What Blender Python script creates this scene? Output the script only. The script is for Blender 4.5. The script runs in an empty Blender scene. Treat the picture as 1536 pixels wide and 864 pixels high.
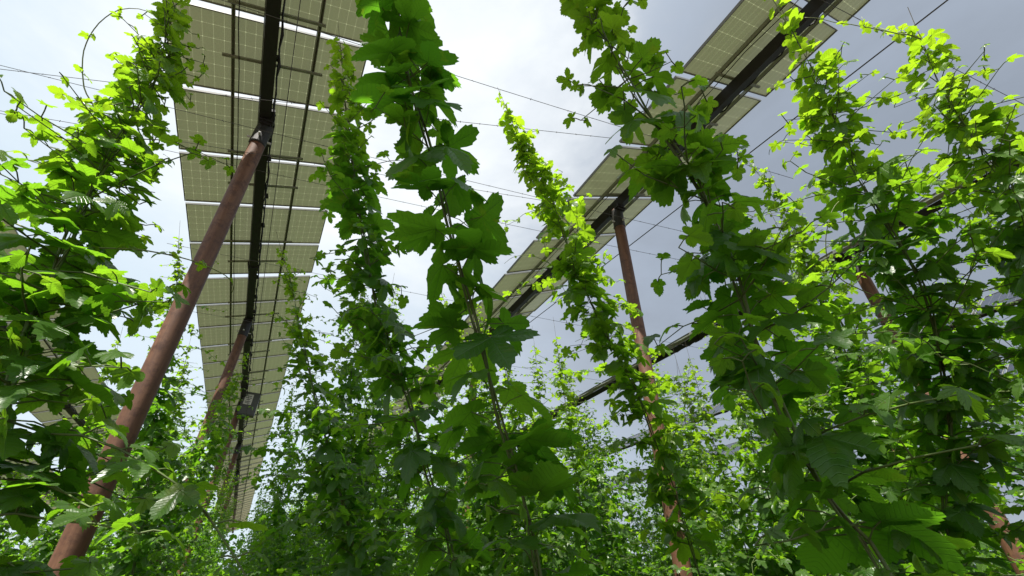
import bpy, math, random
import numpy as np
from mathutils import Vector, Matrix

R = math.radians
PI = math.pi
S = bpy.context.scene
COL = S.collection
CAM_Z = 1.6
rng = np.random.default_rng(7)

# ------------------------------------------------------------------ helpers
def link(name, me, parent=None):
    o = bpy.data.objects.new(name, me)
    COL.objects.link(o)
    if parent is not None:
        o.parent = parent
    return o

def tag(o, label=None, cat=None, group=None, kind=None):
    if label: o['label'] = label
    if cat: o['category'] = cat
    if group: o['group'] = group
    if kind: o['kind'] = kind
    return o

def empty(name, loc=(0, 0, 0), rot=(0, 0, 0)):
    o = link(name, None)
    o.location = loc
    o.rotation_euler = rot
    o.empty_display_size = 0.2
    return o

class MB:
    """collects vertices and faces for one mesh"""
    def __init__(self):
        self.v = []; self.f = []; self.mi = []; self.n = 0
    def add(self, v, f, mi=0):
        v = np.asarray(v, float).reshape(-1, 3)
        self.v.append(v)
        for q in f:
            self.f.append([i + self.n for i in q]); self.mi.append(mi)
        self.n += len(v)
    def box(self, c, s, rot=None, mi=0, bev=0.0):
        x, y, z = [d / 2 for d in s]
        v = np.array([(a * x, b * y, d * z) for a in (-1, 1) for b in (-1, 1) for d in (-1, 1)])
        if rot is not None:
            v = v @ np.array(rot.to_3x3()).T
        self.add(v + np.asarray(c), [(0, 1, 3, 2), (4, 6, 7, 5), (0, 4, 5, 1), (2, 3, 7, 6), (0, 2, 6, 4), (1, 5, 7, 3)], mi)
    def tube(self, pts, r, k=8, cap=True, mi=0):
        P = np.asarray(pts, float)
        n = len(P)
        rr = np.full(n, r) if np.isscalar(r) else np.asarray(r, float)
        T = np.gradient(P, axis=0)
        T /= np.linalg.norm(T, axis=1)[:, None] + 1e-9
        ref = np.array([1., 0, 0]) if abs(T[0][0]) < .8 else np.array([0, 1., 0])
        U = np.cross(T, ref); U /= np.linalg.norm(U, axis=1)[:, None] + 1e-9
        W = np.cross(T, U)
        a = np.arange(k) * 2 * PI / k
        V = P[:, None] + rr[:, None, None] * (np.cos(a)[None, :, None] * U[:, None] + np.sin(a)[None, :, None] * W[:, None])
        F = []
        for i in range(n - 1):
            for j in range(k):
                F.append((i * k + j, i * k + (j + 1) % k, (i + 1) * k + (j + 1) % k, (i + 1) * k + j))
        if cap:
            F.append(tuple(range(k))[::-1]); F.append(tuple((n - 1) * k + j for j in range(k)))
        self.add(V.reshape(-1, 3), F, mi)
    def build(self, name, mats, parent=None, smooth=False):
        me = bpy.data.meshes.new(name)
        me.from_pydata(np.concatenate(self.v).tolist(), [], self.f)
        for m in (mats if isinstance(mats, (list, tuple)) else [mats]):
            me.materials.append(m)
        me.polygons.foreach_set('material_index', self.mi)
        if smooth:
            me.polygons.foreach_set('use_smooth', [True] * len(me.polygons))
        me.update()
        return link(name, me, parent)

# ------------------------------------------------------------------ materials
def new_mat(name):
    m = bpy.data.materials.new(name)
    m.use_nodes = True
    nt = m.node_tree
    nt.nodes.clear()
    out = nt.nodes.new('ShaderNodeOutputMaterial')
    return m, nt, out

def N(nt, typ, **kw):
    n = nt.nodes.new(typ)
    for k, v in kw.items():
        if k == 'inp':
            for a, b in v.items():
                n.inputs[a].default_value = b
        else:
            setattr(n, k, v)
    return n

def math_n(nt, op, a, b=None, c=None, clamp=False):
    n = nt.nodes.new('ShaderNodeMath'); n.operation = op; n.use_clamp = clamp
    for i, v in enumerate((a, b, c)):
        if v is None: continue
        if isinstance(v, (int, float)): n.inputs[i].default_value = v
        else: nt.links.new(v, n.inputs[i])
    return n.outputs[0]

def ramp(nt, fac, stops, interp='LINEAR'):
    n = nt.nodes.new('ShaderNodeValToRGB')
    n.color_ramp.interpolation = interp
    e = n.color_ramp.elements
    while len(e) < len(stops): e.new(0.5)
    for el, (p, c) in zip(e, stops):
        el.position = p
        el.color = (*c, 1) if len(c) == 3 else c
    nt.links.new(fac, n.inputs[0])
    return n.outputs[0]

def mixc(nt, fac, a, b, blend='MIX'):
    n = nt.nodes.new('ShaderNodeMix'); n.data_type = 'RGBA'; n.blend_type = blend
    for i, v in ((0, fac), (6, a), (7, b)):
        if isinstance(v, (int, float)): n.inputs[i].default_value = v
        elif isinstance(v, tuple): n.inputs[i].default_value = (*v, 1) if len(v) == 3 else v
        else: nt.links.new(v, n.inputs[i])
    return n.outputs[2]

def leaf_material(name):
    m, nt, out = new_mat(name)
    L = nt.links.new
    tint = N(nt, 'ShaderNodeAttribute', attribute_name='tint').outputs['Fac']
    age = N(nt, 'ShaderNodeAttribute', attribute_name='age').outputs['Fac']     # 0 old, 1 young shoot leaf
    uv = N(nt, 'ShaderNodeUVMap', uv_map='UVMap').outputs[0]
    sep = N(nt, 'ShaderNodeSeparateXYZ'); L(uv, sep.inputs[0])
    u, v = sep.outputs[0], sep.outputs[1]
    vv = math_n(nt, 'SUBTRACT', v, 0.0)
    main = math_n(nt, 'SUBTRACT', 1.0, math_n(nt, 'MULTIPLY', vv, 55.0), clamp=True)
    sec = math_n(nt, 'PINGPONG', math_n(nt, 'MULTIPLY', math_n(nt, 'SUBTRACT', u, math_n(nt, 'MULTIPLY', vv, 0.75)), 8.5), 0.5)
    sec = math_n(nt, 'SUBTRACT', 1.0, math_n(nt, 'MULTIPLY', sec, 9.0), clamp=True)
    vein = math_n(nt, 'MAXIMUM', main, math_n(nt, 'MULTIPLY', sec, 0.55))
    geo = N(nt, 'ShaderNodeTexCoord')
    noise = N(nt, 'ShaderNodeTexNoise', inp={'Scale': 14.0, 'Detail': 3.0})
    L(geo.outputs['Object'], noise.inputs['Vector'])
    f = math_n(nt, 'ADD', math_n(nt, 'MULTIPLY', tint, 0.75), math_n(nt, 'MULTIPLY', noise.outputs[0], 0.25))
    old = ramp(nt, f, [(0.0, (0.026, 0.074, 0.012)), (0.5, (0.044, 0.110, 0.017)), (1.0, (0.070, 0.145, 0.023))])
    yng = ramp(nt, f, [(0.0, (0.075, 0.155, 0.022)), (1.0, (0.125, 0.210, 0.034))])
    base = mixc(nt, age, old, yng)
    base = mixc(nt, math_n(nt, 'MULTIPLY', vein, 0.35), base, (0.12, 0.20, 0.07))
    told = ramp(nt, f, [(0.0, (0.105, 0.340, 0.014)), (0.5, (0.175, 0.455, 0.016)), (1.0, (0.255, 0.550, 0.022))])
    tyng = ramp(nt, f, [(0.0, (0.330, 0.600, 0.012)), (1.0, (0.480, 0.760, 0.022))])
    tr = mixc(nt, age, told, tyng)
    tr = mixc(nt, math_n(nt, 'MULTIPLY', vein, 0.45), tr, (0.035, 0.12, 0.012))
    # a few leaves yellow in blotches, and some carry brown flecks
    bl = N(nt, 'ShaderNodeTexNoise', inp={'Scale': 9.0, 'Detail': 4.0, 'Roughness': .6}); L(geo.outputs['Object'], bl.inputs['Vector'])
    yf = math_n(nt, 'MULTIPLY', ramp(nt, bl.outputs[0], [(.60, (0, 0, 0)), (.72, (1, 1, 1))]), .45)
    base = mixc(nt, yf, base, (.17, .19, .03)); tr = mixc(nt, yf, tr, (.36, .46, .02))
    fk = N(nt, 'ShaderNodeTexVoronoi', inp={'Scale': 38.0}); L(geo.outputs['Object'], fk.inputs['Vector'])
    ff = math_n(nt, 'MULTIPLY', math_n(nt, 'LESS_THAN', fk.outputs['Distance'], .10), math_n(nt, 'GREATER_THAN', bl.outputs[0], .53))
    ff = math_n(nt, 'MULTIPLY', ff, .6)
    base = mixc(nt, ff, base, (.10, .06, .02)); tr = mixc(nt, ff, tr, (.06, .04, .01))
    bump = N(nt, 'ShaderNodeBump', inp={'Strength': 0.55, 'Distance': 0.004})
    bn = N(nt, 'ShaderNodeTexNoise', inp={'Scale': 60.0, 'Detail': 2.0})
    L(geo.outputs['Object'], bn.inputs['Vector'])
    L(math_n(nt, 'SUBTRACT', math_n(nt, 'MULTIPLY', bn.outputs[0], 0.6), vein), bump.inputs['Height'])
    p = N(nt, 'ShaderNodeBsdfPrincipled', inp={'IOR': 1.42})
    under = N(nt, 'ShaderNodeNewGeometry').outputs['Backfacing']              # hop leaves are glossy above, matt below
    L(math_n(nt, 'ADD', 0.34, math_n(nt, 'MULTIPLY', under, 0.40)), p.inputs['Roughness'])
    L(math_n(nt, 'SUBTRACT', 0.75, math_n(nt, 'MULTIPLY', under, 0.62)), p.inputs['Specular IOR Level'])
    L(base, p.inputs['Base Color']); L(bump.outputs[0], p.inputs['Normal'])
    t = N(nt, 'ShaderNodeBsdfTranslucent')
    L(tr, t.inputs['Color']); L(bump.outputs[0], t.inputs['Normal'])
    mx = N(nt, 'ShaderNodeMixShader', inp={0: 0.52})
    L(p.outputs[0], mx.inputs[1]); L(t.outputs[0], mx.inputs[2])
    L(mx.outputs[0], out.inputs[0])
    return m

def simple_mat(name, col, rough=0.6, metal=0.0, var=0.25, scale=6.0, col2=None, bump=0.0, spec=0.5):
    m, nt, out = new_mat(name)
    L = nt.links.new
    tc = N(nt, 'ShaderNodeTexCoord')
    no = N(nt, 'ShaderNodeTexNoise', inp={'Scale': scale, 'Detail': 6.0, 'Roughness': 0.65})
    L(tc.outputs['Object'], no.inputs['Vector'])
    c2 = col2 if col2 else tuple(c * (1 - var) for c in col)
    c = ramp(nt, no.outputs[0], [(0.3, c2), (0.68, col)])
    p = N(nt, 'ShaderNodeBsdfPrincipled', inp={'Roughness': rough, 'Metallic': metal, 'Specular IOR Level': spec})
    L(c, p.inputs['Base Color'])
    if bump:
        b = N(nt, 'ShaderNodeBump', inp={'Strength': bump, 'Distance': 0.01})
        L(no.outputs[0], b.inputs['Height']); L(b.outputs[0], p.inputs['Normal'])
    L(p.outputs[0], out.inputs[0])
    return m

def pole_material():
    m, nt, out = new_mat('rusty_pole')
    L = nt.links.new
    tc = N(nt, 'ShaderNodeTexCoord')
    mp = N(nt, 'ShaderNodeMapping', inp={'Scale': (4, 4, 0.30)})
    L(tc.outputs['Object'], mp.inputs[0])
    streak = N(nt, 'ShaderNodeTexNoise', inp={'Scale': 3.0, 'Detail': 6.0, 'Roughness': 0.7})
    L(mp.outputs[0], streak.inputs['Vector'])
    spots = N(nt, 'ShaderNodeTexNoise', inp={'Scale': 9.0, 'Detail': 8.0, 'Roughness': 0.75})
    L(tc.outputs['Object'], spots.inputs['Vector'])
    c = ramp(nt, streak.outputs[0], [(0.25, (0.080, 0.034, 0.017)), (0.5, (0.140, 0.063, 0.032)), (0.75, (0.245, 0.122, 0.066))])
    c = mixc(nt, ramp(nt, spots.outputs[0], [(0.48, (0, 0, 0)), (0.62, (1, 1, 1))]), c, (0.085, 0.036, 0.020))
    b = N(nt, 'ShaderNodeBump', inp={'Strength': 0.25, 'Distance': 0.006})
    L(spots.outputs[0], b.inputs['Height'])
    p = N(nt, 'ShaderNodeBsdfPrincipled', inp={'Roughness': 0.62})
    L(c, p.inputs['Base Color']); L(b.outputs[0], p.inputs['Normal'])
    L(p.outputs[0], out.inputs[0])
    return m

def module_material():
    """glass-glass solar cells seen from their back: cells painted olive with the green light off the foliage, pale translucent cell gaps"""
    m, nt, out = new_mat('solar_glass')
    L = nt.links.new
    tc = N(nt, 'ShaderNodeTexCoord')
    sep = N(nt, 'ShaderNodeSeparateXYZ'); L(tc.outputs['Object'], sep.inputs[0])
    px, py = 2.24 / 20, 1.10 / 6
    gx = math_n(nt, 'PINGPONG', math_n(nt, 'DIVIDE', sep.outputs[0], px), 0.5)
    gy = math_n(nt, 'PINGPONG', math_n(nt, 'DIVIDE', sep.outputs[1], py), 0.5)
    lx = math_n(nt, 'LESS_THAN', gx, 0.022)
    ly = math_n(nt, 'LESS_THAN', gy, 0.017)
    # clipped cell corners make small bright diamonds
    dia = math_n(nt, 'LESS_THAN', math_n(nt, 'ADD', math_n(nt, 'MULTIPLY', gx, px), math_n(nt, 'MULTIPLY', gy, py)), 0.010)
    line = math_n(nt, 'MAXIMUM', math_n(nt, 'MULTIPLY', math_n(nt, 'MAXIMUM', lx, ly), 0.24), math_n(nt, 'MULTIPLY', dia, 0.55))
    oi = N(nt, 'ShaderNodeObjectInfo')
    no = N(nt, 'ShaderNodeTexNoise', inp={'Scale': 1.3, 'Detail': 4.0}); L(tc.outputs['Object'], no.inputs['Vector'])
    f = math_n(nt, 'ADD', math_n(nt, 'MULTIPLY', oi.outputs['Random'], 0.55), math_n(nt, 'MULTIPLY', no.outputs[0], 0.45))
    cell = ramp(nt, f, [(0.2, (0.255, 0.288, 0.142)), (0.8, (0.318, 0.350, 0.185))])  # olive puts the foliage's reflected green light into the cell colour
    # fine fingers along the cells
    fing = math_n(nt, 'PINGPONG', math_n(nt, 'MULTIPLY', sep.outputs[0], 1 / 0.0125), 0.5)
    cell = mixc(nt, math_n(nt, 'MULTIPLY', math_n(nt, 'LESS_THAN', fing, 0.08), 0.25), cell, (0.3, 0.33, 0.2))
    back = N(nt, 'ShaderNodeNewGeometry').outputs['Backfacing']
    cell = mixc(nt, back, mixc(nt, line, (0.016, 0.020, 0.034), (0.35, 0.36, 0.36)), cell)
    p = N(nt, 'ShaderNodeBsdfPrincipled', inp={'Roughness': 0.22, 'IOR': 1.45})
    L(cell, p.inputs['Base Color'])
    t = N(nt, 'ShaderNodeBsdfTranslucent', inp={'Color': (0.62, 0.67, 0.40, 1)})
    mx = N(nt, 'ShaderNodeMixShader')
    L(math_n(nt, 'ADD', math_n(nt, 'MULTIPLY', line, 0.22), 0.058), mx.inputs[0]); L(p.outputs[0], mx.inputs[1]); L(t.outputs[0], mx.inputs[2])
    L(mx.outputs[0], out.inputs[0])
    return m

M_LEAF = leaf_material('hop_leaf')
M_STEM = simple_mat('hop_stem', (0.115, 0.165, 0.040), 0.6, var=0.5, scale=9, col2=(0.050, 0.070, 0.022))
M_SHOOT = simple_mat('hop_young_shoot', (0.20, 0.27, 0.06), 0.55, var=0.3, scale=9, col2=(0.13, 0.14, 0.05))
M_POLE = pole_material()
M_TUBE = simple_mat('dark_steel', (0.020, 0.019, 0.018), 0.55, var=0.35, scale=12)
M_RAIL = simple_mat('galvanised_rail', (0.33, 0.34, 0.28), 0.5, metal=0.3, var=0.25, scale=20)
M_FRAME = simple_mat('module_frame', (0.22, 0.225, 0.20), 0.5, var=0.2, scale=15)
M_CELL = module_material()
M_CABLE = simple_mat('black_cable', (0.012, 0.012, 0.012), 0.6, var=0.2)
M_WIRE = simple_mat('weathered_wire', (0.13, 0.125, 0.12), 0.6, metal=0.3, var=0.4, scale=30)
M_STRING = simple_mat('coir_string', (0.10, 0.085, 0.05), 0.9, var=0.4, scale=30)
M_GALV = simple_mat('bare_galvanised', (0.62, 0.63, 0.62), 0.45, metal=0.2, var=0.15, scale=25)
M_BOXG = simple_mat('grey_box', (0.10, 0.105, 0.11), 0.5, var=0.2)
M_WHITE = simple_mat('white_label', (0.75, 0.75, 0.74), 0.6, var=0.12)
M_INK = simple_mat('label_print', (0.10, 0.11, 0.12), 0.6, var=0.1)
M_SOIL = simple_mat('soil', (0.12, 0.085, 0.055), 0.95, var=0.45, scale=1.7, bump=0.6)

# ------------------------------------------------------------------ hop leaf templates
def leaf_template(n_half, rings, seed, lobes=5, teeth=True, droop=0.35):
    """one serrate palmate hop leaf; petiole joint at the origin, tip along +y, unit length"""
    r = np.random.default_rng(seed)
    if lobes == 5:
        ax = np.array([0, 62, -62, 122, -122.]) + r.normal(0, 4, 5)
        ln = np.array([1.0, .88, .88, .60, .60]) * (1 + r.normal(0, .05, 5))
        wd = np.array([31.5, 31.5, 31.5, 38, 38.])
    elif lobes == 3:
        ax = np.array([0, 66, -66, 125, -125.]) + r.normal(0, 4, 5)
        ln = np.array([1.0, .78, .78, .50, .50]) * (1 + r.normal(0, .05, 5))
        wd = np.array([40, 38, 38, 46, 46.])
    else:                                             # young, nearly heart-shaped
        ax = np.array([0, 70, -70, 130, -130.]) + r.normal(0, 4, 5)
        ln = np.array([1.0, .66, .66, .48, .48])
        wd = np.array([52, 46, 46, 48, 48.])
    th = np.linspace(-168, 168, 2 * n_half + 1)
    d = th[:, None] - ax[None, :]
    c = np.cos(np.clip(np.abs(d) / wd[None] * 90, 0, 90) * PI / 180)
    rad = ln[None] * np.where(np.abs(d) < wd[None], np.power(np.clip(c, 0, 1), 0.42), 0)
    rr = np.maximum(rad.max(1), 0.31)
    # tip of each lobe a little pointed
    for k in range(5):
        rr += 0.055 * ln[k] * np.exp(-(d[:, k] / 6.0) ** 2)
    near = np.argmin(np.abs(d) , axis=1)
    dl = np.abs(d[np.arange(len(th)), near]) * PI / 180
    if teeth:
        saw = np.where(np.arange(len(th)) % 2 == 0, 1.0, 0.0)
        rr = rr * (1 - 0.085 * saw * np.clip(np.abs(dl) / 0.05, .3, 1)) * (1 + r.normal(0, .012, len(th)))
    fr = {1: [1.0], 2: [.55, 1.0], 3: [.38, .74, 1.0]}[rings]
    tr = th * PI / 180
    V = [(0, 0, 0)]; UV = [(0, 0)]
    ph = r.uniform(0, 6.28, 3)
    fold = r.uniform(-.28, .22); twist = r.normal(0, .22)
    def zfun(x, y, q, dl_):
        rho = np.hypot(x, y)
        z = 0.10 * rho * np.sin(np.clip(dl_ * 2.6, 0, PI))                 # bulge between the veins
        z -= droop * rho ** 2 * (0.75 + 0.25 * np.cos(2 * q))               # margins and tip hang
        z += 0.06 * rho * np.sin(3 * q + ph[0]) + 0.05 * rho * np.sin(5 * q + ph[1])
        z += fold * np.abs(x) + twist * x * y
        return z - 0.04
    for f in fr:
        R_ = rr * f
        x = np.sin(tr) * R_; y = np.cos(tr) * R_
        z = zfun(x, y, tr, dl)
        V += list(zip(x, y, z)); UV += list(zip(R_ * np.cos(dl), R_ * np.sin(dl)))
    m = len(th)
    F3 = [(0, 1 + i + 1, 1 + i) for i in range(m - 1)]
    F4 = []
    for k in range(len(fr) - 1):
        a = 1 + k * m; b = a + m
        F4 += [(a + i, a + i + 1, b + i + 1, b + i) for i in range(m - 1)]
    return np.array(V), np.array(UV), np.array(F3, int), np.array(F4, int).reshape(-1, 4)

def template_set(n_half, rings, teeth, n=5):
    out = []
    for i in range(n):
        out.append((leaf_template(n_half, rings, 10 + i, 5, teeth, (0.20, 0.45, 0.70, 0.05, 0.34)[i]),
                    leaf_template(n_half, rings, 30 + i, 3, teeth, (0.20, 0.45, 0.70, 0.05, 0.34)[i]),
                    leaf_template(n_half, rings, 50 + i, 1, teeth, (0.18, 0.40, 0.6, 0.05, 0.3)[i])))
    return out

T_HERO = template_set(40, 3, True)
T_MID = template_set(18, 2, True)
T_FAR = template_set(9, 1, False)

class Leaves:
    """collects leaf placements, then builds ONE foliage mesh"""
    def __init__(self):
        self.p = []; self.m = []; self.s = []; self.k = []; self.t = []; self.a = []
    def add(self, pos, mat, size, kind, tint, age):
        self.p.append(pos); self.m.append(mat); self.s.append(size); self.k.append(kind); self.t.append(tint); self.a.append(age)
    def build(self, name, temps, parent=None, extra=None, seed=0):
        r = np.random.default_rng(seed)
        P = np.array(self.p); Mx = np.array(self.m); Sz = np.array(self.s); K = np.array(self.k); Tn = np.array(self.t); Ag = np.array(self.a)
        var = r.integers(0, len(temps), len(P))
        sx = r.uniform(.88, 1.12, len(P))
        VV, UU, TT, AA, F3, F4 = [], [], [], [], [], []
        off = 0
        for vi in range(len(temps)):
            for ki in range(3):
                idx = np.where((var == vi) & (K == ki))[0]
                if not len(idx): continue
                V, UV, t3, t4 = temps[vi][ki]
                loc = V[None] * np.stack([sx[idx], np.ones(len(idx)), np.ones(len(idx))], 1)[:, None, :]
                W = np.einsum('nij,nvj->nvi', Mx[idx], loc) * Sz[idx][:, None, None] + P[idx][:, None]
                VV.append(W.reshape(-1, 3)); UU.append(np.tile(UV, (len(idx), 1)))
                TT.append(np.repeat(Tn[idx], len(V))); AA.append(np.repeat(Ag[idx], len(V)))
                o = off + np.arange(len(idx))[:, None, None] * len(V)
                F3.append((t3[None] + o).reshape(-1, 3))
                if len(t4): F4.append((t4[None] + o).reshape(-1, 4))
                off += len(idx) * len(V)
        V = np.concatenate(VV); UV = np.concatenate(UU); T = np.concatenate(TT); A = np.concatenate(AA)
        t3 = np.concatenate(F3); t4 = np.concatenate(F4) if F4 else np.zeros((0, 4), int)
        me = bpy.data.meshes.new(name)
        nl = t3.size + t4.size
        me.vertices.add(len(V)); me.loops.add(nl); me.polygons.add(len(t3) + len(t4))
        me.vertices.foreach_set('co', V.ravel())
        li = np.concatenate([t3.ravel(), t4.ravel()])
        me.loops.foreach_set('vertex_index', li)
        st = np.concatenate([np.arange(len(t3)) * 3, t3.size + np.arange(len(t4)) * 4])
        me.polygons.foreach_set('loop_start', st)
        me.polygons.foreach_set('use_smooth', np.ones(len(st), bool))
        uvl = me.uv_layers.new(name='UVMap')
        uvl.data.foreach_set('uv', UV[li].ravel())
        me.materials.append(M_LEAF); me.materials.append(M_STEM)
        for nm, arr in (('tint', T), ('age', A)):
            at = me.attributes.new(nm, 'FLOAT', 'POINT'); at.data.foreach_set('value', arr.astype(np.float32))
        me.update(); me.validate()
        return link(name, me, parent)

def unit(v):
    return v / (np.linalg.norm(v) + 1e-9)

UP = np.array([0, 0, 1.])

def leaf_frame(out, droop, roll, r):
    t = out * math.cos(droop) - UP * math.sin(droop)
    n = UP * math.cos(droop) + out * math.sin(droop)
    x = np.cross(t, n)
    c, s = math.cos(roll), math.sin(roll)
    x2 = x * c + n * s; n2 = n * c - x * s
    return np.stack([x2, t, n2], 1)

def smooth_path(pts, step):
    P = np.asarray(pts, float)
    Q = np.vstack([2 * P[0] - P[1], P, 2 * P[-1] - P[-2]])
    out = []
    for i in range(1, len(Q) - 2):
        n = max(2, int(np.linalg.norm(Q[i + 1] - Q[i]) / step))
        for k in range(n):
            t = k / n
            a, b, c, d = Q[i - 1], Q[i], Q[i + 1], Q[i + 2]
            out.append(.5 * (2 * b + (c - a) * t + (2 * a - 5 * b + 4 * c - d) * t * t + (3 * b - a - 3 * c + d) * t ** 3))
    out.append(P[-1])
    return np.array(out)

def wander(start, direction, length, curl, seed, n=26, grav=0.0):
    """a free climbing shoot that wanders and curls at its end"""
    r = np.random.default_rng(seed)
    d = unit(np.asarray(direction, float)); p = np.asarray(start, float)
    ax = unit(r.normal(0, 1, 3) + np.array([0, 0, .3]))
    pts = [p.copy()]
    for i in range(n):
        k = curl * (i / n) ** 1.5
        d = unit(d + np.cross(ax, d) * k * length / n * 3 + r.normal(0, .05, 3) - UP * grav * length / n)
        p = p + d * length / n
        pts.append(p.copy())
    return np.array(pts)

def add_shoot(root, start, direction, length, curl, seed, temps, leaf=0.045, radius=0.0035, grav=0.0, pts=None, every=5, young=1.0):
    r = np.random.default_rng(seed + 991)
    P = wander(start, direction, length, curl, seed, grav=grav) if pts is None else smooth_path(pts, 0.05)
    b = MB()
    n = len(P)
    b.tube(P, np.linspace(radius, radius * .45, n), 5)
    lv = Leaves()
    for i in range(2, n - 1, every):
        f = i / n
        az = r.uniform(0, 6.28)
        for q in (0, PI):
            o = np.array([math.cos(az + q), math.sin(az + q), 0])
            pl = leaf * .5 * (1.1 - f)
            e = P[i] + o * pl + UP * pl * .4
            b.tube([P[i], e], 0.0016, 3, False)
            lv.add(e, leaf_frame(o, r.uniform(-.1, .9), r.normal(0, .4), r), leaf * (1.15 - .85 * f) * r.uniform(.7, 1.15), int(r.choice([1, 2])), r.uniform(.4, 1), young)
    s = b.build('shoot', M_SHOOT, root, True)
    lv.build('young_leaves', temps, s, seed=seed)
    return s

def bine_geometry(pts, seed, blade=.14, internode=.17, lat_len=.25, lat_prob=.6, lat_step=.10, tip=1.2, young=.0,
                  start=.25, detail='hero', pet=.10, strands=2, lat_blade=.62, dens=1.0, tip_leaf=.32, tint_mid=.5):
    """stem and foliage of one hop bine along a path (world or local points)"""
    r = np.random.default_rng(seed)
    P = smooth_path(pts, .04)
    seg = np.linalg.norm(np.diff(P, axis=0), axis=1)
    s = np.concatenate([[0], np.cumsum(seg)]); Lg = s[-1]
    at = lambda q: np.array([np.interp(q, s, P[:, i]) for i in range(3)])
    stem = MB(); lv = Leaves()
    k = 6 if detail == 'hero' else 4
    q = np.linspace(0, Lg, max(8, int(Lg / (.06 if detail == 'hero' else .15))))
    for j in range(strands):
        end = Lg * (1 - .18 * j)
        qq = q[q <= end + .001]
        w = .011 if strands > 1 else .004
        ph = j * 2.4 + r.uniform(0, 1)
        X = np.array([at(a) + w * np.array([math.cos(a * 7 + ph), math.sin(a * 7 + ph), 0]) * min(1, (Lg - a) + .2) for a in qq])
        rad = (.0058 if j == 0 else .0045) * np.clip((Lg - qq) / 1.6, .28, 1)
        stem.tube(X, rad, k)
    pk = 4 if detail == 'hero' else 3
    def put_leaf(base, az, size, age, elev, petl):
        o = np.array([math.cos(az), math.sin(az), 0])
        e = base + o * petl * math.cos(elev) + UP * petl * math.sin(elev)
        if detail != 'far':
            mid = (base + e) / 2 + UP * petl * .10
            stem.tube([base, mid, e], .0022 if detail == 'hero' else .002, pk, False)
        az2 = az + r.normal(0, .35)
        o2 = np.array([math.cos(az2), math.sin(az2), 0])
        dr = np.clip(r.normal(.50, .36), -.25, 1.45)
        kind = int(r.choice([0, 1, 2], p=[.55, .35, .10])) if size > blade * .55 else int(r.choice([0, 1, 2], p=[.15, .5, .35]))
        lv.add(e, leaf_frame(o2, dr, r.normal(0, .28), r), size, kind, np.clip(r.normal(tint_mid, .25), 0, 1), np.clip(age + r.normal(0, .08), 0, 1))
    a = start
    az0 = r.uniform(0, 6.28); i = 0
    while a < Lg - .02:
        if r.random() < .10:
            a += internode * r.uniform(.5, 1.4)                      # a bare stretch of stem
        rem = max(Lg - a, .01)
        a = min(a, Lg)
        f = min(1.0, tip_leaf + (1 - tip_leaf) * rem / tip)
        age = np.clip(young + (1 - rem / (tip * 1.1)), 0, 1) if rem < tip * 1.1 else young
        b = at(a)
        az = az0 + i * PI / 2 + r.normal(0, .3)
        for h in (0, PI):
            if r.random() < dens:
                put_leaf(b, az + h, blade * f * r.uniform(.72, 1.12), age, r.uniform(-.1, .7), pet * f * r.uniform(.7, 1.3))
            if r.random() < lat_prob and rem > .25:
                l = lat_len * r.uniform(.45, 1.25) * min(1, .25 + rem / (tip * 1.3)) * (1.55 - .75 * a / Lg) * (1.9 if r.random() < .07 else 1.0)
                d = unit(np.array([math.cos(az + h + .5), math.sin(az + h + .5), r.uniform(-.1, .7)]))
                n = max(2, int(l / lat_step))
                pts_ = [b]
                p = b.copy()
                for m in range(n):
                    d = unit(d + np.array([r.normal(0, .18), r.normal(0, .18), -.10 + r.normal(0, .1)]))
                    p = p + d * l / n
                    pts_.append(p.copy())
                    az_ = r.uniform(0, 6.28)
                    for h2 in (0, PI):
                        if r.random() < .9 * dens:
                            ls = blade * lat_blade * f * r.uniform(.6, 1.2) * (1.1 - .45 * (m + 1) / n)
                            put_leaf(p, az_ + h2, ls, np.clip(age + .30 * (m + 1) / n, 0, 1), r.uniform(-.1, .7), pet * .5 * f * r.uniform(.6, 1.3))
                if detail != 'far':
                    stem.tube(pts_, np.linspace(.0035, .0018, len(pts_)), pk, False)
        a += internode * r.uniform(.8, 1.2) * (1.0 if rem > .8 else .7)
        i += 1
    return stem, lv

def hero(pts, label, seed, temps=None, group='hop bines climbing strings around the camera', **kw):
    temps = temps or T_HERO
    root = empty('hop_bine', pts[0])
    tag(root, label, 'hop plant', group)
    loc = np.asarray(pts, float) - np.asarray(pts[0], float)
    stem, lv = bine_geometry(loc, seed, **kw)
    stem.build('stem', M_STEM, root, True)
    lv.build('foliage', temps, root, seed=seed)
    # the string the bine climbs
    b = MB()
    top = loc[-1]; d = unit(loc[-1] - loc[-2])
    more = .25
    b.tube(np.vstack([smooth_path(loc, .25), top + d * more]), 0.0015, 4)
    b.build('support_string', M_STRING, root)
    return root, loc

def foot(p, q, z=0.0):
    """continue a bine from its lowest listed points straight down to the ground"""
    p, q = np.asarray(p, float), np.asarray(q, float)
    d = p - q
    t = (z - p[2]) / d[2] if abs(d[2]) > .05 else 0
    g = p + d * min(t, 3.0) * .35
    g[2] = z
    return tuple(g)

# ================================================================== the setting
gm = MB()
xs = np.linspace(-1, 1, 61); xs = np.sign(xs) * np.abs(xs) ** 2.2 * 400
X, Y = np.meshgrid(xs, xs + 20)
Z = 0.05 * np.sin(X * 2.4) * np.exp(-((X / 40) ** 2)) + 0.02 * np.sin(Y * 1.7)
Z[np.abs(X) > 60] = 0
n = 61
gm.add(np.stack([X, Y, Z], -1).reshape(-1, 3), [(i * n + j, i * n + j + 1, (i + 1) * n + j + 1, (i + 1) * n + j) for i in range(n - 1) for j in range(n - 1)])
tag(gm.build('ground', M_SOIL, None, True), kind='structure')

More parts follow.
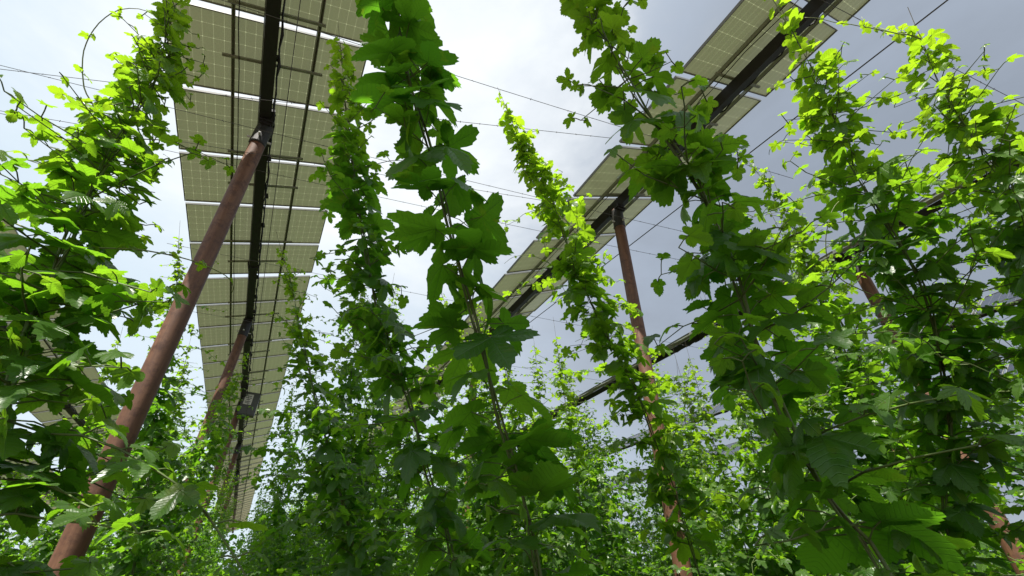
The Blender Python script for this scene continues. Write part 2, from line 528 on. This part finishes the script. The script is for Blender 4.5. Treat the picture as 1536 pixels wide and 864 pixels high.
# weeds and grass between the rows: nobody could count them
wl = Leaves()
for i in range(9000):
    d = 45 * rng.random() ** .8 + .8
    th = R(27.7) + rng.uniform(-R(65), R(65))
    p = np.array([d * math.sin(th), d * math.cos(th), rng.uniform(.02, .35)])
    a = rng.uniform(0, 6.28)
    wl.add(p, leaf_frame(np.array([math.cos(a), math.sin(a), 0]), rng.uniform(-.9, .5), rng.normal(0, .5), rng), rng.uniform(.07, .17), int(rng.integers(1, 3)), rng.random(), rng.uniform(0, .4))
tag(wl.build('ground_weeds', T_FAR), 'low green weeds covering the soil between the rows', 'weeds', kind='stuff')

# ------------------------------------------------------------------ solar trackers
MOD_W, MOD_L, PITCH = 2.28, 1.118, 1.192
def module_mesh():
    b = MB()
    hx, hy = MOD_W / 2 - .012, MOD_L / 2 - .012
    b.add([(-hx, -hy, 0), (hx, -hy, 0), (hx, hy, 0), (-hx, hy, 0)], [(0, 1, 2, 3)], 0)
    for sx in (-1, 1):
        b.box((sx * (MOD_W / 2 - .006), 0, -.004), (.014, MOD_L, .034), mi=1)
    for sy in (-1, 1):
        b.box((0, sy * (MOD_L / 2 - .006), -.004), (MOD_W - .03, .014, .034), mi=1)
    o = b.build('solar_module', [M_CELL, M_FRAME])
    me = o.data
    bpy.data.objects.remove(o)
    return me
MOD = module_mesh()

def tracker(x, z, tilt, y_first, count, label, wide=()):
    """a row of solar modules clamped on one torque tube, turned about that tube"""
    root = empty('solar_array', (x, y_first, z), (0, -R(tilt), 0))
    tag(root, label, 'solar array', 'solar arrays above the hop rows')
    y = 0.0
    edges = []
    for i in range(count):
        if i in wide: y += .10
        o = link('solar_module', MOD, root)
        jit = rng.normal(0, .004, 2)
        o.location = (.085 + jit[0], y + PITCH / 2, .165 + jit[1])
        o.rotation_euler = (rng.normal(0, .002), rng.normal(0, .003), 0)
        edges.append(y)
        y += PITCH
    Lt = y
    b = MB()
    b.box((0, Lt / 2, 0), (.15, Lt + .3, .15))
    for i, e in enumerate(edges):
        if i % 3 == 1: b.box((0, e + PITCH / 2, 0), (.19, .13, .19))
    b.build('torque_tube', M_TUBE, root)
    for sx in (-.47, .47):
        r_ = MB()
        for k in range(2):
            r_.box((sx + .085 + (k - .5) * .032, Lt / 2, .122), (.008, Lt, .045))
        r_.box((sx + .085, Lt / 2, .140), (.042, Lt, .006))
        r_.build('purlin', M_RAIL, root)
    for i, e in enumerate(edges):
        if e > 75: break
        c = MB()
        c.box((.085, e + PITCH * .5 + (.42 if i % 2 else -.05), .082), (1.06 + (.12 if i % 3 == 0 else 0), .034, .028))
        c.build('cross_rail', M_RAIL, root)
    # string cables clipped loosely on the side of the tube
    cb = MB()
    r = np.random.default_rng(int(abs(x) * 100))
    for off, zz in ((.105, -.03), (.115, .03)):
        pts = []
        yy = 0
        while yy < min(Lt, 60):
            pts.append((off + r.normal(0, .012), yy, zz + r.normal(0, .018) - (.035 if len(pts) % 2 else 0)))
            yy += .22
        cb.tube(pts, .011, 5)
    cb.tube([(-.33 + r.normal(0, .006), q, .06 + r.normal(0, .012)) for q in np.arange(0, min(Lt, 60), .6)], .006, 4)
    cb.build('cable_bundle', M_CABLE, root)
    if -2 < x < 5:
        cl = MB()
        for yy in np.arange(.3, min(Lt, 30), .9):
            cl.box((.105 + r.normal(0, .01), yy + r.normal(0, .05), r.normal(0, .03)), (.055, .05, .075))
        cl.build('cable_clips', M_CABLE, root)
    return root

HZ = CAM_Z + 5.7
tracker(-1.36, HZ, 20.5, 3.75 - 12 * PITCH, 62, 'long solar array straight above the left rusty poles, olive underside with bright module gaps', wide=(17, 29, 41))
tracker(4.30, HZ, 25.5, 1.75 - 10 * PITCH, 55, 'solar array crossing diagonally above the bare sunlit rusty pole, seen from below', wide=(22, 34))
tracker(9.35, HZ, 30.0, -9.0, 50, 'solar array seen almost edge on behind the leafy bines, first beyond the diagonal one')
tracker(14.6, HZ, 30.0, -9.0, 48, 'farther solar array with a thin pale edge, second beyond the diagonal one')
tracker(20.0, HZ, 30.0, -4.0, 44, 'farthest solar array, a thin line just above the hop tops, third beyond the diagonal one')
tracker(-7.05, HZ, 22.0, 2.0, 48, 'solar array glimpsed low behind the dense left bine and its pole')
tracker(-12.7, HZ, 22.0, 4.0, 44, 'distant solar array beyond the leftmost array, mostly hidden by hop leaves')

def post(x, y, rad, label, height=HZ - .1, band=False, lean=(0, 0)):
    root = empty('rusty_post', (x, y, 0))
    tag(root, label, 'post', 'rusty posts carrying the solar arrays')
    b = MB()
    zz = np.linspace(-.3, height, 24)
    b.tube([(lean[0] * (1 - q / height), lean[1] * (1 - q / height), q) for q in zz], np.linspace(rad * 1.03, rad * .95, 24), 28)
    b.build('shaft', M_POLE, root, True)
    c = MB()
    c.tube([(0, 0, height - .42), (0, 0, height - .40), (0, 0, height - .03), (0, 0, height)], [rad * .9, rad * 1.03, rad * 1.03, rad * .9], 24)
    for s in (-1, 1):
        c.box((0, s * .11, height + .06), (rad * 1.5, .02, .26))
    c.box((0, 0, height - .01), (rad * 1.8, .28, .025))
    c.build('tube_bracket', M_TUBE, root)
    bolts = MB()
    for s in (-1, 1):
        bolts.tube([(s * rad * .95, 0, height - .3), (s * (rad + .05), 0, height - .3)], .016, 8)
        bolts.tube([(0, s * rad * .95, height - .3), (0, s * (rad + .05), height - .3)], .016, 8)
    bolts.build('clamp_bolts', M_GALV, root)
    if band:
        w = MB()
        w.tube([(lean[0], lean[1], .60 + CAM_Z), (lean[0], lean[1], .68 + CAM_Z)], rad * 1.07, 28)
        w.build('metal_band', M_GALV, root)
    return root

post(-1.31, 5.20, .102, 'thick leaning-looking rusty post nearest the camera on the left, under the long array', lean=(.11, .26))
post(-1.36, 11.55, .105, 'second rusty post under the long array, behind the nearest one')
post(-1.36, 17.8, .105, 'third rusty post under the long array, with the grey control box near its top')
post(-1.36, 24.0, .105, 'fourth rusty post far along the long array')
post(-1.36, 30.3, .105, 'fifth rusty post farthest along the long array')
post(4.30, 4.20, .095, 'slim bare rusty post under the diagonal array with a pale metal band low on it', band=True)
post(4.30, 10.4, .095, 'rusty post under the diagonal array hidden behind bright hop leaves')
post(9.35, 3.05, .11, 'rusty post at the lower right among dense hop leaves')
post(9.35, 9.3, .11, 'rusty post under the nearest edge-on array, behind the bare post')
post(14.6, 6.0, .11, 'rusty post under the second edge-on array among far hops')
post(-7.05, 9.0, .12, 'rusty post behind the dense left bine')
post(-7.05, 15.2, .12, 'rusty post farther back behind the left hop rows')

# grey drive and control box by the third post
cb = empty('control_box', (-1.10, 17.55, HZ - .25))
tag(cb, 'grey control box with a white label hanging beside the tube at the third post', 'control box')
b = MB(); b.box((0, 0, 0), (.52, .24, .80)); b.box((0, -.13, 0), (.47, .02, .74)); b.build('housing', M_BOXG, cb)
b = MB(); b.box((-.06, -.147, .13), (.25, .006, .36)); o = b.build('label_plate', M_WHITE, cb)
b = MB()
for i, (w, z) in enumerate(((.16, .24), (.19, .18), (.12, .12), (.17, .05), (.14, 0))):
    b.box((-.06, -.152, z), (w, .003, .022))
b.build('label_print', M_INK, o)
b = MB(); b.box((0, .02, -.43), (.20, .16, .12)); b.box((-.26, .10, .05), (.08, .05, .5)); b.build('bracket', M_TUBE, cb)
b = MB(); b.tube([(.1, 0, -.45), (.13, -.05, -.75), (-.05, 0, -1.0), (-.28, .2, -.9)], .02, 6); b.build('cable_loop', M_CABLE, cb)

# ------------------------------------------------------------------ trellis wires
def wire(a, b, label, rad=.0032, knots=True, ext=3.0, seed=0, cat='wire'):
    a, b = np.array(a, float), np.array(b, float)
    a[2] += CAM_Z; b[2] += CAM_Z
    d = unit(b - a)
    a2 = a - d * ext; b2 = b + d * ext
    r = np.random.default_rng(seed)
    L_ = np.linalg.norm(b2 - a2)
    n_ = int(L_ / .12)
    t = np.linspace(0, 1, n_)
    pts = a2 + (b2 - a2) * t[:, None]
    pts[:, 2] -= .06 * np.sin(PI * t) - .03
    m = MB()
    m.tube(pts, rad, 5)
    if knots:
        for i in range(2, n_ - 2, 2):
            p = pts[i] + d * r.normal(0, .02)
            v = unit(r.normal(0, 1, 3)) * .012
            m.tube([p - v, p + v], .0035, 4)
    o = m.build('trellis_wire', M_WIRE)
    tag(o, label, cat, 'trellis wires strung above the hops')
    return o
wire((-3.71, 4.97, 4.8), (-1.89, 4.31, 4.8), 'upper knotted wire running behind the tall left bine', seed=1, ext=5)
wire((-3.96, 5.67, 4.8), (-1.6, 5.05, 4.8), 'lower knotted wire running behind the tall left bine', seed=2, ext=5)
wire((0.73, 2.72, 4.8), (2.54, 2.43, 4.8), 'knotted wire sloping right from the top of the big central bine', seed=3, ext=3)
wire((0.17, 4.29, 4.8), (2.71, 3.85, 4.8), 'knotted wire meeting the middle of the bright yellow-green bine', seed=4, ext=5)
wire((0.46, 4.95, 4.8), (2.9, 4.5, 4.8), 'lowest knotted wire between the central bine and the bright bine', seed=5, ext=5)
wire((4.13, .28, 4.8), (6.82, -.07, 4.8), 'knotted wire sloping through the upper right sky', seed=6, ext=3)
wire((4.87, -.21, 5.0), (4.71, 2.07, 5.0), 'long smooth cable running diagonally up to the right under the diagonal array', rad=.008, knots=False, seed=7, ext=14)
wire((-.9, 0, 4.9), (-.95, 6, 4.9), 'smooth cable running along the left aisle under the long array', rad=.005, knots=False, seed=8, ext=12)
wire((3.6, 6.6, 4.6), (6.6, 6.2, 4.6), 'knotted wire crossing low behind the bare rusty post', seed=9, ext=6)
wire((3.0, 9.2, 4.7), (6.6, 8.8, 4.7), 'far knotted wire low in the sky gap left of the bare post', seed=10, ext=8)

# ================================================================== hop bines near the camera
H1 = [(1.0, 1.54, 0), (.95, 1.52, 1.0), (.87, 1.51, 1.78), (.68, 1.44, 2.19), (.47, 1.33, 2.67), (.27, 1.28, 3.18), (.03, 1.21, 3.79), (-.22, 1.13, 4.5), (-.62, 1.0, 5.6)]
hero(H1, 'broad dark green bine with very large leaves, in the middle', 101, blade=0.17, internode=0.08, lat_prob=0.25, lat_len=0.2, pet=0.115, tip=1.0, start=.4, tint_mid=.55)
H2 = [(1.05, 2.45, 0), (1.0, 2.44, .9), (.94, 2.42, 1.72), (.74, 2.38, 2.15), (.58, 2.36, 2.52), (.33, 2.38, 3.04), (.17, 2.35, 3.46), (-.08, 2.31, 4.23), (-.36, 2.18, 5.12)]
hero(H2, 'slender bine left of the broad central one, pale tip under the long array', 102, blade=0.145, internode=0.075, lat_prob=0.75, lat_len=0.34, pet=.10, tip=1.2, tip_leaf=.45, start=.3)
H3 = [(1.62, .75, 0), (1.56, .75, .9), (1.47, .75, 1.64), (1.39, .77, 1.81), (1.29, .77, 2.16), (1.13, .67, 2.75), (.91, .67, 3.19), (.77, .67, 3.77), (.70, .68, 4.35)]
hero(H3, 'leafy dark bine slanting across the right foreground from lower right to top centre', 103, blade=0.145, internode=0.06, lat_prob=0.75, lat_len=0.3, pet=0.1, tip=1.8, start=.4, tip_leaf=0.4)
H4 = [(3.6, 3.11, 0), (3.41, 3.05, 0.85), (3.07, 2.88, 2.0), (2.61, 2.68, 2.94), (2.34, 2.61, 3.34), (1.99, 2.51, 3.85), (1.63, 2.31, 4.4), (1.27, 2.21, 4.89), (1.08, 2.15, 5.22)]
r4, l4 = hero(H4, 'bright yellow-green sunlit bine in front of the diagonal array', 104, blade=0.165, internode=0.066, lat_prob=0.8, lat_len=0.4, pet=0.11, tip=1.3, young=0.5, tip_leaf=0.5, start=2.0, tint_mid=.7, dens=0.9)
HL = [(-0.51, 1.7, 0), (-0.54, 1.69, 0.96), (-0.57, 1.68, 1.66), (-0.61, 1.65, 1.88), (-0.69, 1.66, 2.12), (-0.8, 1.73, 2.57), (-0.89, 1.78, 3.12), (-0.94, 1.78, 3.61), (-1.09, 1.78, 4.27)]
rl, ll = hero(HL, 'dense bine at the left edge with sunlit top, in front of the thick rusty post', 105, blade=0.135, internode=0.048, lat_prob=0.95, lat_len=0.33, pet=0.1, tip=1.7, tip_leaf=0.35, start=.4, young=0.1)
H5 = [(2.95, 1.3, 0), (2.93, 1.25, 1.0), (2.9, 1.14, 1.83), (2.78, 0.9, 2.24), (2.6, 0.67, 2.7), (2.41, 0.59, 3.1), (2.26, 0.53, 3.5), (2.15, 0.45, 3.79), (2.02, 0.38, 4.2)]
r5, l5 = hero(H5, 'thick bine right of the slanting one, dense below with bright leaves near its top', 106, blade=0.135, internode=0.058, lat_prob=0.95, lat_len=0.48, pet=0.1, tip=1.2, tip_leaf=0.5, start=.4, young=0.12, dens=1.0)
H6 = [(3.1, .75, 0), (3.0, .6, 1.6), (2.85, .4, 2.46), (2.67, .22, 2.95), (2.57, .17, 3.33), (2.52, .12, 3.73), (2.5, .05, 4.05)]
r6, l6 = hero(H6, 'bine at the right edge of the view, upper leaves sunlit against dark cloud', 107, blade=0.135, internode=0.058, lat_prob=0.95, lat_len=0.46, pet=0.1, tip=1.2, tip_leaf=0.5, start=.4, young=0.15, dens=1.0)
H7 = [(4.5, 1.9, 0), (4.35, 1.75, 1.8), (4.14, 1.65, 2.76), (3.9, 1.56, 3.48), (3.66, 1.5, 4.13), (3.46, 1.45, 4.75), (3.35, 1.48, 5.15)]
r7, l7 = hero(H7, 'thin sparse bine with small dark leaves between the slanting bine and the thick right one', 108, temps=T_MID, blade=.13, internode=0.11, lat_prob=0.7, lat_len=.28, pet=.08, tip=2.2, tip_leaf=.35, detail='mid')
H8 = [(1.02, 3.95, 0), (.95, 3.93, 1.0), (.81, 3.92, 1.71), (.46, 3.89, 2.43), (.12, 4.0, 3.18), (-.21, 4.15, 4.0), (-.47, 4.25, 4.56)]
hero(H8, 'third bine of the aisle row, pale top over the right side of the long array', 109, temps=T_MID, blade=.14, internode=0.068, lat_prob=0.95, lat_len=0.45, pet=.09, tip=2.0, tip_leaf=.3, detail='mid')
H9 = [(-0.85, 6.5, 0), (-0.9, 6.45, 1.76), (-1.34, 6.39, 3.48), (-1.61, 6.28, 4.73), (-1.87, 6.15, 5.6)]
hero(H9, 'leafy bine directly behind the thick left rusty post', 110, temps=T_MID, blade=.14, internode=0.075, lat_prob=0.95, lat_len=0.55, pet=.09, tip=2.0, tip_leaf=.3, detail='mid')
H10 = [(2.45, 4.5, 0), (2.28, 4.45, 1.75), (1.92, 4.39, 3.02), (1.61, 4.35, 3.95), (1.3, 4.39, 4.7)]
hero(H10, 'sunlit small-leaved bine showing through behind the broad central bine', 111, temps=T_MID, blade=.13, internode=0.075, lat_prob=0.95, lat_len=0.42, pet=.08, tip=2.0, tip_leaf=.3, young=.15, detail='mid')
H11 = [(4.3, 5.7, 0), (4.22, 5.58, 1.81), (3.89, 5.44, 3.66), (3.79, 5.56, 4.6)]
hero(H11, 'bine with a thin bare tip standing in the sky gap left of the bright bine', 112, temps=T_MID, blade=.12, internode=0.09, lat_prob=0.9, lat_len=0.45, pet=.08, tip=2.4, tip_leaf=.22, detail='mid')
H12 = [(4.75, 3.35, 0), (4.65, 3.2, 1.75), (4.5, 3.1, 3.05), (4.3, 3.0, 4.08), (4.15, 2.95, 4.6)]
hero(H12, 'bine climbing just right of the bare post with its pale band', 113, temps=T_MID, blade=.12, internode=0.085, lat_prob=0.7, lat_len=0.45, pet=.08, tip=2.2, tip_leaf=.25, young=.1, detail='mid', start=2.1)

near_row = [  # the next plants behind, each a thing of its own
    ([(2.35, 4.05, 0), (2.3, 4.0, 1.6), (2.1, 3.95, 2.9), (1.98, 3.98, 3.9)], 'leafy bine between the broad central bine and the bright one, low behind both'),
    ([(2.8, 3.75, 0), (2.75, 3.75, 1.6), (2.6, 3.7, 2.8), (2.5, 3.7, 4.0)], 'leafy bine low behind the bright yellow-green bine'),
    ([(3.8, 2.95, 0), (3.75, 2.9, 1.6), (3.6, 2.85, 2.8), (3.5, 2.8, 3.5)], 'leafy bine right of the bare post and lower than the slanting bine before it'),
    ([(3.8, 2.6, 0), (3.7, 2.55, 1.6), (3.6, 2.45, 3.0), (3.45, 2.4, 4.0)], 'leafy bine directly behind the lower half of the slanting bine'),
    ([(4.1, 2.2, 0), (4.0, 2.15, 1.6), (3.9, 2.05, 2.9), (3.75, 2.0, 4.2)], 'leafy bine between the slanting bine and the thick right one'),
    ([(3.9, 1.75, 0), (3.85, 1.7, 1.6), (3.7, 1.55, 3.2), (3.5, 1.4, 4.7)], 'leafy bine behind the thick right bine, filling the lower right'),
    ([(3.1, 4.75, 0), (3.05, 4.7, 1.6), (2.9, 4.65, 3.0), (2.75, 4.6, 4.4)], 'leafy bine in the gap left of the bare post, behind the bright bine'),
    ([(2.5, 5.3, 0), (2.45, 5.3, 1.6), (2.35, 5.25, 3.2), (2.2, 5.2, 4.7)], 'leafy bine behind the right side of the broad central bine'),
    ([(-1.9, 3.6, 0), (-1.95, 3.6, 1.6), (-2.1, 3.6, 2.6), (-2.25, 3.6, 3.4)], 'leafy bine behind the foot of the dense left bine'),
    ([(-1.1, 8.0, 0), (-1.15, 8.0, 1.6), (-1.35, 8.0, 3.4), (-1.6, 8.0, 4.9)], 'leafy bine in front of the second rusty post'),
]
for k, (pp, lab) in enumerate(near_row):
    hero(pp, lab, 140 + k, temps=T_MID, blade=.135, internode=.07, lat_prob=.95, lat_len=.46, pet=.10, tip=1.8, tip_leaf=.3, young=.12, detail='mid', start=.3)

# free shoots that wander off the tops (children of their bines)
add_shoot(rl, ll[-3], (-.6, .1, .75), .95, 2.2, 1, T_MID)
add_shoot(rl, ll[-4], (-.8, .15, .35), .9, 2.6, 2, T_MID)
add_shoot(rl, ll[-5], (-.9, .3, .4), .85, 2.0, 3, T_MID, leaf=.07)
add_shoot(rl, ll[-4], (.7, .1, .3), .6, 2.5, 4, T_MID)
add_shoot(rl, ll[-1], (.1, .1, 1), .5, 1.2, 5, T_MID)
add_shoot(r4, l4[-1], (-.25, .1, .9), .4, 1.2, 6, T_MID)
add_shoot(r4, l4[-3], (-.7, -.1, .5), .7, 3.0, 7, T_MID)
add_shoot(r4, l4[-4], (-.8, .1, .2), .75, 2.0, 8, T_MID)
add_shoot(r5, l5[-3], (-.3, .5, .8), .55, 3.0, 9, T_MID)
add_shoot(r5, l5[-1], (-.3, -.1, .9), .6, 1.0, 10, T_MID, leaf=.075, every=4)
add_shoot(r5, l5[-5], (-.9, .3, .3), .9, 2.0, 11, T_MID)
add_shoot(r5, l5[-4], (.2, -.2, .9), .8, 2.8, 12, T_MID)
add_shoot(r6, l6[-1], (.1, .1, 1), .7, .8, 13, T_MID)
add_shoot(r6, l6[-1], (-.5, .3, .7), .6, 1.6, 14, T_MID)
add_shoot(r7, l7[-1], (-.3, .2, .8), .9, 1.6, 15, T_MID)
add_shoot(r7, l7[-3], (-.6, .3, .6), .9, 2.2, 16, T_MID)

# ================================================================== background rows
def proto(height, seed, lean, temps, detail, blade=.125, lat_len=.50, lat_prob=.95, internode=.072):
    r = np.random.default_rng(seed)
    pts = [(0, 0, 0)]
    for q in np.linspace(.2, 1, 6):
        pts.append((lean * height * q + r.normal(0, .06), r.normal(0, .08), height * q))
    stem, lv = bine_geometry(pts, seed, blade=blade, internode=internode, lat_len=lat_len, lat_prob=lat_prob, lat_step=.11, tip=1.6,
                             tip_leaf=.3, detail=detail, strands=1, pet=.09, young=.04, start=.15)
    so = stem.build('stem', M_STEM, None, True)
    print('proto', detail, len(lv.p))
    fo = lv.build('foliage', temps, None, seed=seed)
    string = MB(); string.tube([(0, 0, 0), (lean * height, 0, height), (lean * (height + .2), 0, height + .2)], .0018, 4)
    st = string.build('support_string', M_STRING)
    ms = (so.data, fo.data, st.data)
    for o in (so, fo, st): bpy.data.objects.remove(o)
    return ms

PM = {}
for li, lean in enumerate((-.20, .14)):
    for v in range(3):
        PM[('mid', li, v)] = proto((5.4, 4.7, 4.1)[v], 300 + li * 10 + v, lean, T_MID, 'mid')
        PM[('far', li, v)] = proto((5.6, 4.9, 4.2)[v], 400 + li * 10 + v, lean * .8, T_FAR, 'far', blade=.122)

def place(kind, li, v, x, y, sc, rz, label, group):
    st, fo, sg = PM[(kind, li, v)]
    root = empty('hop_bine', (x, y, 0), (0, 0, rz))
    root.scale = (sc, sc, sc)
    tag(root, label, 'hop plant', group)
    link('stem', st, root); link('foliage', fo, root)
    if kind == 'mid': link('support_string', sg, root)
    return root

rr = random.Random(11)
rows = [  # x, y start, y end, step, height choice, label, group
    (1.05, 5.2, 34, .95, (0, 0, 1), 'shaded bine in the row along the right side of the long aisle', 'bines lining the right side of the aisle'),
    (-1.5, 7.4, 34, .85, (1, 0, 1), 'sunlit bine in the row of rusty posts along the left side of the aisle', 'bines lining the left side of the aisle'),
    (-3.7, 3.4, 30, 1.5, (1, 2, 2), 'bine of the first row left of the rusty posts, glimpsed behind the dense left bine', 'bines of the first row left of the posts'),
    (-6.4, 7.0, 30, 1.8, (1, 2, 2), 'bine of the second row left of the rusty posts, mostly hidden', 'bines of the second row left of the posts'),
    (3.3, 5.2, 30, .95, (0, 1, 1), 'small-leaved bine behind the central bines, in line with the bare post', 'bines in the row of the bare post'),
    (4.7, -1.2, 5.4, .85, (2, 2, 2), 'low leafy bine beside the bare post, under the thick right bines', 'bines beside the bare post'),
    (5.1, 6.0, 26, 1.1, (1, 0, 1), 'bine in the half row directly behind the bare post', 'bines of the half row behind the bare post'),
    (6.4, -1.5, 32, 1.15, (1, 1, 0), 'bine of the first row behind the bare post', 'bines of the first row behind the bare post'),
    (8.9, -1.0, 32, 1.4, (1, 0, 0), 'bine of the row under the nearest edge-on array', 'bines of the second row behind the bare post'),
    (11.6, -.5, 32, 1.5, (0, 0, 0), 'bine of the third row behind the bare post', 'bines of the third row behind the bare post'),
    (14.3, 0, 32, 1.7, (1, 0, 0), 'bine of the fourth row behind the bare post, under the second edge-on array', 'bines of the fourth row behind the bare post'),
    (17.2, 1, 32, 2.0, (1, 0, 0), 'bine of the fifth row behind the bare post', 'bines of the fifth row behind the bare post'),
]
cnt = 0
for ri, (x, y0, y1, st, hs, lab, grp) in enumerate(rows):
    y = y0; k = 0
    while y < y1:
        d = math.hypot(x, y)
        kind = 'mid' if d < 8.5 else 'far'
        # only where the camera's view can reach
        az = math.degrees(math.atan2(x, y)) - 27.7
        hid = x < 9.2 and 41.8 < az < 47.0 and d > 2                 # a gap in the rows in front of the lower right post
        hid = hid or (d < 6.0 and 14.5 < az < 21.0)                   # and in front of the bare post
        if -58 < az < 62 and not hid:
            v = rr.choice(hs)
            place(kind, k % 2, v, x + rr.gauss(0, .12), y + rr.gauss(0, .12), rr.uniform(.88, 1.12), rr.gauss(0, .5), lab, grp)
            cnt += 1
        k += 1
        y += st * rr.uniform(.85, 1.15)

# far end of the field: too many hop tops to count, one mass
fl = Leaves()
for i in range(26000):
    th = R(27.7) + rng.uniform(-R(62), R(62))
    d = rng.uniform(34, 52)
    h = 3.2 + 1.2 * math.sin(th * 40 + d) + rng.normal(0, .5)
    p = np.array([d * math.sin(th), d * math.cos(th), max(.1, h) * rng.random() ** .7])
    a = rng.uniform(0, 6.28)
    fl.add(p, leaf_frame(np.array([math.cos(a), math.sin(a), 0]), rng.uniform(-.2, 1.2), rng.normal(0, .4), rng), rng.uniform(.25, .45), 1, rng.random(), rng.uniform(0, .3))
tag(fl.build('distant_hop_foliage', T_FAR), 'mass of far hop foliage closing the ends of the rows', 'hop field', kind='stuff')
print('background bines', cnt)

# ================================================================== sky, sun, camera
SUN = np.array([-.42, -.27, 1.0]); SUN = SUN / np.linalg.norm(SUN)
el = math.asin(SUN[2]); azs = math.atan2(SUN[0], SUN[1])
w = bpy.data.worlds.new('World'); S.world = w; w.use_nodes = True
nt = w.node_tree; nt.nodes.clear(); L = nt.links.new
wo = N(nt, 'ShaderNodeOutputWorld'); bg = N(nt, 'ShaderNodeBackground', inp={'Strength': 0.10})
sky = N(nt, 'ShaderNodeTexSky', sky_type='NISHITA', sun_disc=False, sun_elevation=el, sun_rotation=azs, air_density=1.0, dust_density=2.0, ozone_density=1.0)
tc = N(nt, 'ShaderNodeTexCoord')
def dotdir(v):
    n = N(nt, 'ShaderNodeVectorMath', operation='DOT_PRODUCT'); v = unit(np.array(v, float))
    n.inputs[1].default_value = tuple(v); L(tc.outputs['Generated'], n.inputs[0]); return n.outputs['Value']
mp = N(nt, 'ShaderNodeMapping', inp={'Scale': (1, 1, 2.2)}); L(tc.outputs['Generated'], mp.inputs[0])
n1 = N(nt, 'ShaderNodeTexNoise', inp={'Scale': 2.1, 'Detail': 7.0, 'Roughness': 0.55, 'Distortion': 0.4}); L(mp.outputs[0], n1.inputs['Vector'])
n2 = N(nt, 'ShaderNodeTexNoise', inp={'Scale': 5.0, 'Detail': 6.0, 'Roughness': 0.6}); L(mp.outputs[0], n2.inputs['Vector'])
bright = dotdir((.0, .52, .85))           # thin bright cloud high over the aisle
dark = dotdir((.86, .22, .46))             # heavy rain cloud low on the right
nn = math_n(nt, 'SUBTRACT', math_n(nt, 'ADD', math_n(nt, 'MULTIPLY', n1.outputs[0], .7), math_n(nt, 'MULTIPLY', n2.outputs[0], .3)), 0.5)
dk = math_n(nt, 'ADD', dark, math_n(nt, 'MULTIPLY', nn, .42))
cl = ramp(nt, dk, [(0.30, (4.25, 4.9, 5.4)), (0.60, (3.95, 4.5, 5.05)), (0.79, (2.65, 3.0, 3.5)), (0.96, (1.8, 2.05, 2.42))])
bf = math_n(nt, 'ADD', bright, math_n(nt, 'MULTIPLY', nn, .45))
bfac = N(nt, 'ShaderNodeMapRange', interpolation_type='SMOOTHSTEP', inp={'From Min': .80, 'From Max': 1.02}); L(bf, bfac.inputs[0])
cl = mixc(nt, bfac.outputs[0], cl, (5.6, 5.85, 6.0))
fac = math_n(nt, 'MULTIPLY', math_n(nt, 'ADD', .93, math_n(nt, 'MULTIPLY', nn, .4)), 1.0, clamp=True)
final = mixc(nt, fac, sky.outputs[0], cl)
L(final, bg.inputs[0]); L(bg.outputs[0], wo.inputs[0])

sl = bpy.data.lights.new('sun', 'SUN'); sl.energy = 5.0; sl.angle = R(.6); sl.color = (1.0, .95, .87)
so = link('sun', sl); so.rotation_euler = Vector(-SUN).to_track_quat('-Z', 'Y').to_euler()

cam = bpy.data.cameras.new('camera'); cam.sensor_width = 36; cam.lens = 668 / 1536 * 36; cam.clip_start = .03; cam.clip_end = 2000
co = link('camera', cam); co.location = (0, 0, CAM_Z); co.rotation_euler = (R(90 + 34.6), 0, -R(27.7))
S.camera = co
S.view_settings.view_transform = 'Standard'; S.view_settings.look = 'None'; S.view_settings.gamma = 1; S.view_settings.exposure = 0.9
S.view_settings.use_curve_mapping = False
S.cycles.max_bounces = 10; S.cycles.diffuse_bounces = 4; S.cycles.transmission_bounces = 6
S.cycles.use_adaptive_sampling = True
S.cycles.use_denoising = True
